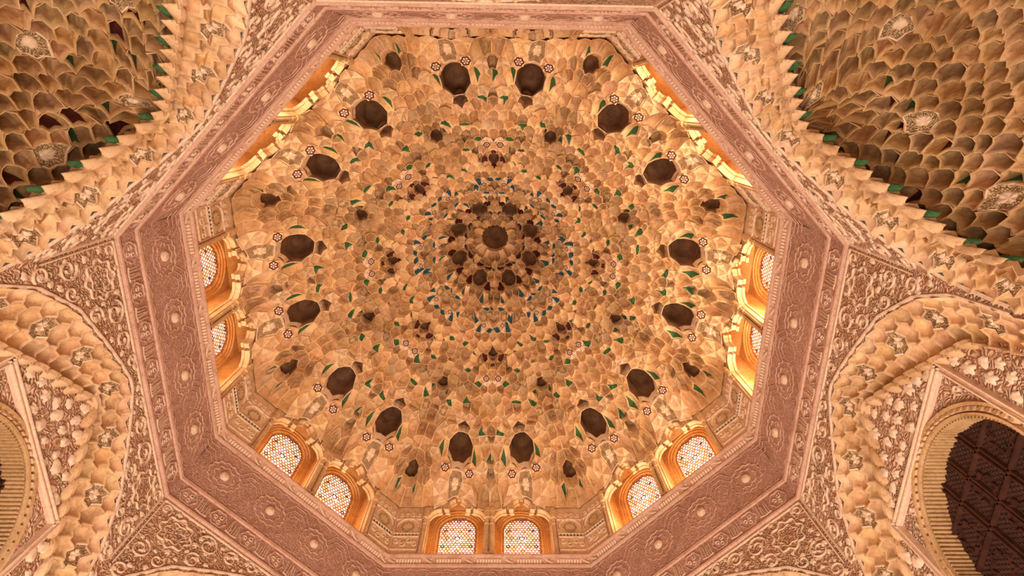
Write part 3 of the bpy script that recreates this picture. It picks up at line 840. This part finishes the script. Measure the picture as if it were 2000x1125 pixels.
def build_dome():
    root = link('ceiling', None, None, (0, 0, Z0), 0, kind='structure', label='great honeycomb muqarnas dome of cream plaster cells rising from the octagonal drum', category='dome')
    root['_o'] = (0, 0, 0)
    P = []; W = []; T = []
    def free(x, y):
        p = np.array((x, y))
        for arr, rad in ((CXY, .128), (KXY, .060), (IXY, .070), (DXY, .052), (XXY, .052)):
            if (((arr - p) ** 2).sum(1) < rad ** 2).any(): return False
        return True
    def jit(r, d):
        e = d % 45; e = min(e, 45 - e); return (math.sin(r * 912.7 + round(e, 2) * 37.13) * 43758.5453) % 1.0
    def ring(r, n, ph, w=0.0, ty='gen', alt=0):
        for i in range(n):
            d = 360 * (i + ph) / n; x, y = xy(r, d)
            if ro(x, y) > .985: continue
            h_ = jit(r, d); x, y = xy(r + .013 * (h_ - .5) * min(1, r / .3), d)
            if not free(x, y): continue
            P.append((x, y)); W.append(w + (alt if i % 2 else 0) + .0005 * (jit(r + 1, d) - .5) * min(1, r / .4)); T.append((ty, round(r, 3), d % 45 if d % 45 < 22.5001 else 45 - d % 45))
    # outer rows follow the octagon, the inner ones are round
    for row, (o, n) in enumerate(((.972, 18), (.93, 17), (.888, 17), (.846, 16), (.804, 15))):
        for k in range(8):
            for i in range(n):
                ph = .5 if row % 2 == 0 else 0.0
                u = (i + ph - n / 2.0) / n if row % 2 == 0 else (i - (n - 1) / 2.0) / n
                a = R(45 * k); tt = u * 2 * HS * o; x = AP * o * math.cos(a) - tt * math.sin(a); y = AP * o * math.sin(a) + tt * math.cos(a)
                if row == 0: pass
                if free(x, y): P.append((x, y)); W.append(0.0); T.append(('gen', 10 + row, round(abs(u), 3)))
    for j, (r, n) in enumerate(((.735, 112), (.702, 104), (.668, 104), (.634, 96), (.600, 96), (.566, 88), (.532, 80), (.500, 80), (.468, 72), (.438, 72), (.410, 64), (.382, 64), (.354, 56), (.326, 56), (.298, 48), (.270, 48), (.243, 40), (.160, 32), (.136, 24), (.112, 20))):
        ring(r, n, 0.5 if j % 2 else 0.0, 0, 'gen', .00018)
    # inner cups ring gaps
    for r, n, ph in ((.218, 16, .5),): ring(r, n, 0.0)
    def around(arr, degs, rad, n, ty, w=0.0, ph=.5):
        for (x, y), d in zip(arr, degs):
            for i in range(n):
                a = R(d) + 2 * math.pi * (i + ph) / n; q = (x + rad * math.cos(a), y + rad * math.sin(a))
                if ro(*q) > .985: continue
                dd = min(i, n - 1 - i) if ph == .5 else min(i, n - i)
                if any((q[0] - a_) ** 2 + (q[1] - b_) ** 2 < .016 ** 2 for a_, b_ in P[-400:]): continue
                P.append(q); W.append(w); T.append((ty, rad, dd))
    cd = [b for _, b, _ in CUPS]
    for (x, y), d in zip(CXY, cd): P.append((x, y)); W.append(.0028); T.append(('cup', .816, 10))
    around(CXY, cd, .079, 8, 'collar', ph=0.0); around(CXY, cd, .115, 16, 'gen2')
    for (x, y), (_, d) in zip(KXY, CORN): P.append((x, y)); W.append(.0007); T.append(('corner', 0, 0))
    around(KXY, [d for _, d in CORN], .045, 8, 'collar2')
    for (x, y) in IXY: P.append((x, y)); W.append(.0014); T.append(('inner', 0, 0))
    around(IXY, [d for _, d in INN8], .057, 8, 'collar3')
    for (x, y) in DXY: P.append((x, y)); W.append(.0006); T.append(('dark', 0, 0))
    around(DXY, [d for _, d in DARK], .040, 7, 'collar2')
    for (x, y) in XXY: P.append((x, y)); W.append(.0005); T.append(('cross', 0, 0))
    around(XXY, [d for _, d in CROSS], .036, 8, 'petal', ph=0.0)
    P.append((0, 0)); W.append(.0048); T.append(('star', 0, 0))
    TRI = [(.377, a, 'b') for a in (4.1, 10.9)] + [(.345, 15, 'b'), (.300, 8.5, 'b'), (.440, 18.5, 'g'), (.525, 13, 'g'), (.575, 6.5, 'g'), (.640, 11, 'g'), (.655, 17.5, 'g'), (.735, 3.2, 'g')]
    PADS = [(r, d, .0105) for r, d in QUAT] + [(r + .083, d + s_ * 3.0, .0135) for r, d in CROSS for s_ in (-1, 1)]
    spots = [('tri' + c_, xy(r, 45 * k + s_ * a)) for r, a, c_ in TRI for k in range(8) for s_ in (-1, 1)] + [('pad', xy(r, d)) for r, d, _ in PADS]
    SX = np.array([q for _, q in spots])
    keep_ = [i for i in range(len(P)) if T[i][0] not in ('gen', 'gen2') or ((SX - np.array(P[i])) ** 2).sum(1).min() > .0225 ** 2]
    P = [P[i] for i in keep_]; W = [W[i] for i in keep_]; T = [T[i] for i in keep_]
    for t_, q in spots: P.append(q); W.append(.0001); T.append((t_, 0, 0))
    bound = [(math.cos(R(45 * k)), math.sin(R(45 * k)), AP) for k in range(8)]
    cells = power_cells(P, W, bound, .16)
    rg = random.Random(11); styles = {}
    items = []
    for p, ty, poly in zip(P, T, cells):
        if not poly or area2(poly) < 6e-5: continue
        r = math.hypot(*p); u = (p[0] / r, p[1] / r) if r > .001 else (0, 0)
        key = (ty[0], ty[1], round(ty[2], 1))
        if key not in styles: styles[key] = (rg.random(), rg.random(), rg.random())
        k1, k2, k3 = styles[key]
        g = .80 + .34 * k3 + rg.uniform(-.05, .05); tint = (g, g * rg.uniform(.95, 1.0), g * rg.uniform(.86, 1.0))
        sz = math.sqrt(area2(poly)); kind = 'niche'; mats = {}; sec = None; dep = sz * 1.05; name = 'muqarnas_cell'; pend = .009
        rec = (u[0] * .55, u[1] * .55, .85); sk = (u[0] * sz * .14, u[1] * sz * .14); dz = (-.026, -.010, .006, .020)[int(k2 * 3.999)] * min(1, sz / .03); dep *= 1.0 + .7 * max(0, min(1, (.36 - r) / .12))
        t0 = ty[0]
        nn = len(poly)
        ang = [math.atan2(q[1] - p[1], q[0] - p[0]) for q in poly]
        want = math.atan2(u[1], u[0])
        outer_i = min(range(nn), key=lambda i: abs((ang[i] - want + math.pi) % (2 * math.pi) - math.pi))
        if t0 == 'cup': kind = 'cup'; dep = .15; mats = {'base': M['white'], 'inner': M['shade_brown']}; name = 'cupola'; dz = -.004; rec = (u[0] * .2, u[1] * .2, 1); sk = (0, 0); pend = .004
        elif t0 == 'corner': kind = 'cup'; dep = .07; mats = {'inner': M['shade_brown']}; name = 'small_cupola'; sk = (0, 0)
        elif t0 == 'inner': kind = 'cup'; dep = .09; mats = {'inner': M['shade_brown']}; name = 'small_cupola'; sk = (0, 0)
        elif t0 == 'dark': kind = 'cup'; dep = .07; mats = {'inner': M['shade_brown']}; name = 'small_cupola'; sk = (0, 0)
        elif t0 == 'cross': kind = 'cup'; dep = .06; mats = {'inner': M['shade_brown']}; name = 'small_cupola'; sk = (0, 0)
        elif t0 == 'star': kind = 'cup'; dep = .06; mats = {'inner': M['shade_brown']}; name = 'crown_star'; sk = (0, 0)
        elif t0 in ('trig', 'trib'): kind = 'panel'; dep = .006; dz = -.018; sk = (0, 0); mats = {'base': M['pale'], 'inner': M['pale']}; sec = ((outer_i - nn // 4) % nn, max(2, (nn + 1) // 2 - (1 if nn > 5 else 0)), M['green'] if t0 == 'trig' else M['blue'], 1)
        elif t0 == 'pad': kind = 'panel'; dep = .004; dz = -.020; sk = (0, 0); mats = {'base': M['white'], 'inner': M['white']}
        elif t0 == 'gen2': kind = 'panel' if ty[2] % 2 else 'niche'; dep = sz * (.15 if ty[2] % 2 else .8); mats = {'base': M['pale'] if ty[2] % 2 else M['plaster']}; dz = -.016 if ty[2] % 2 else .006
        elif t0 == 'petal':
            if ty[2] % 2 == 0: mats = {'inner': M['maroon']}; dep = .012
        elif t0 == 'collar':
            dz = -.004
            if ty[2] == 0: kind = 'panel'; dep = .008; mats = {'base': M['white'], 'inner': M['ornament']}
            elif ty[2] == 4: dep = .008; kind = 'deep'; dep = .07; mats = {'inner': M['shade_brown']} 
            elif ty[2] == 2: sec = (outer_i, 2, M['blue'] if k1 < .5 else M['green'], 2); dep = .02
            else: kind = 'panel'; dep = .006; mats = {'inner': M['plaster']}
        elif t0 == 'collar3':
            if ty[2] % 2: mats = {'inner': M['maroon']}; dep = .014
        elif t0 == 'collar2':
            if ty[2] == 1: sec = (outer_i, 2, M['green'], 2)
        elif k1 < .13: sec = ((outer_i + (0 if k2 < .5 else -1)) % nn, 2, M['blue'] if (r < .42 or k2 > .8) else M['green'], 1); dep = sz * .4
        elif k1 < .22: sec = (outer_i, 2, M['maroon'] if k2 < .3 else M['green'], 1)
        elif k1 < .30: kind = 'panel'; dep = sz * .2; mats = {'inner': M['ornament']}
        elif k1 < .46: kind = 'deep'; dep = sz * .8
        elif k1 < .60: kind = 'scallop'; dep = sz * .55
        mb = MB(); cell(mb, poly, dome_F, rec, dep, kind, mats, tint, pend=pend, arch=.22, skew=sk, sector=sec, dz=dz, skirt=.06, flat=(k3 < .55 and kind in ('niche', 'deep')))
        items.append((name, area2(poly), mb, p))
    gen = sorted([i for i, it in enumerate(items) if it[0] == 'muqarnas_cell'], key=lambda i: -items[i][1])
    keep = set(gen[:300]); st = MB()
    for i, (name, a, mb, p) in enumerate(items):
        if name != 'muqarnas_cell' or i in keep:
            c = tuple(np.mean(np.array(mb.v), 0)); me = mb.mesh(name, c)
            link(name, me, root, (c[0] * S, c[1] * S, c[2] * S))
        else: merge(st, mb)
    part('muqarnas_infill', st, root, kind='stuff')
    # painted rosette tiles
    def rosette(lobes, rad):
        mb = MB(); n = lobes * 8
        pts = [(rad * (.78 + .22 * abs(math.cos(lobes * math.pi * i / n))) * math.cos(2 * math.pi * i / n), rad * (.78 + .22 * abs(math.cos(lobes * math.pi * i / n))) * math.sin(2 * math.pi * i / n)) for i in range(n)]
        q = [(math.cos(math.pi / 4 + math.pi / 2 * i) * rad * 1.5, math.sin(math.pi / 4 + math.pi / 2 * i) * rad * 1.5) for i in range(4)]
        mb.add([(0, *a) for a in q] + [(.006, *a) for a in q], [(0, 1, 2, 3), (0, 1, 5, 4), (1, 2, 6, 5), (2, 3, 7, 6), (3, 0, 4, 7)], M['white'])
        mb.path(pts, rad * .34, 0.0, .0025, M['maroon'], closed=True)
        for i in range(lobes):
            a = 2 * math.pi * (i + .5) / lobes; mb.path([(rad * .15 * math.cos(a), rad * .15 * math.sin(a)), (rad * .62 * math.cos(a), rad * .62 * math.sin(a))], rad * .18, 0.0, .002, M['maroon'])
        return mb.mesh('rosette_tile')
    RM = {}
    def put_rosette(x, y, rad, off=.014):
        if rad not in RM: RM[rad] = rosette(6 if rad > .012 else 5, rad)
        e = .01; z = dome_z(x, y); zx = (dome_z(x + e, y) - dome_z(x - e, y)) / (2 * e); zy = (dome_z(x, y + e) - dome_z(x, y - e)) / (2 * e)
        r = math.hypot(x, y); ux, uy = x / r, y / r
        sl = .75
        nrm = Vector((ux * sl, uy * sl, 1)).normalized()      # local +x points away from the viewer
        o = link('rosette_tile', RM[rad], root, ((x - nrm.x * off) * S, (y - nrm.y * off) * S, (z - nrm.z * off) * S))
        q = nrm.to_track_quat('X', 'Z'); o.rotation_mode = 'QUATERNION'; o.rotation_quaternion = q
    for (x, y), d in zip(CXY, cd):
        for s in (-1, 1):
            a = R(d + s * 45); put_rosette(x + .079 * math.cos(a), y + .079 * math.sin(a), .0165)
    for r, d, q in PADS: put_rosette(*xy(r, d), q, .028)
build_dome()
for o in bpy.data.objects:
    if '_o' in o: del o['_o']
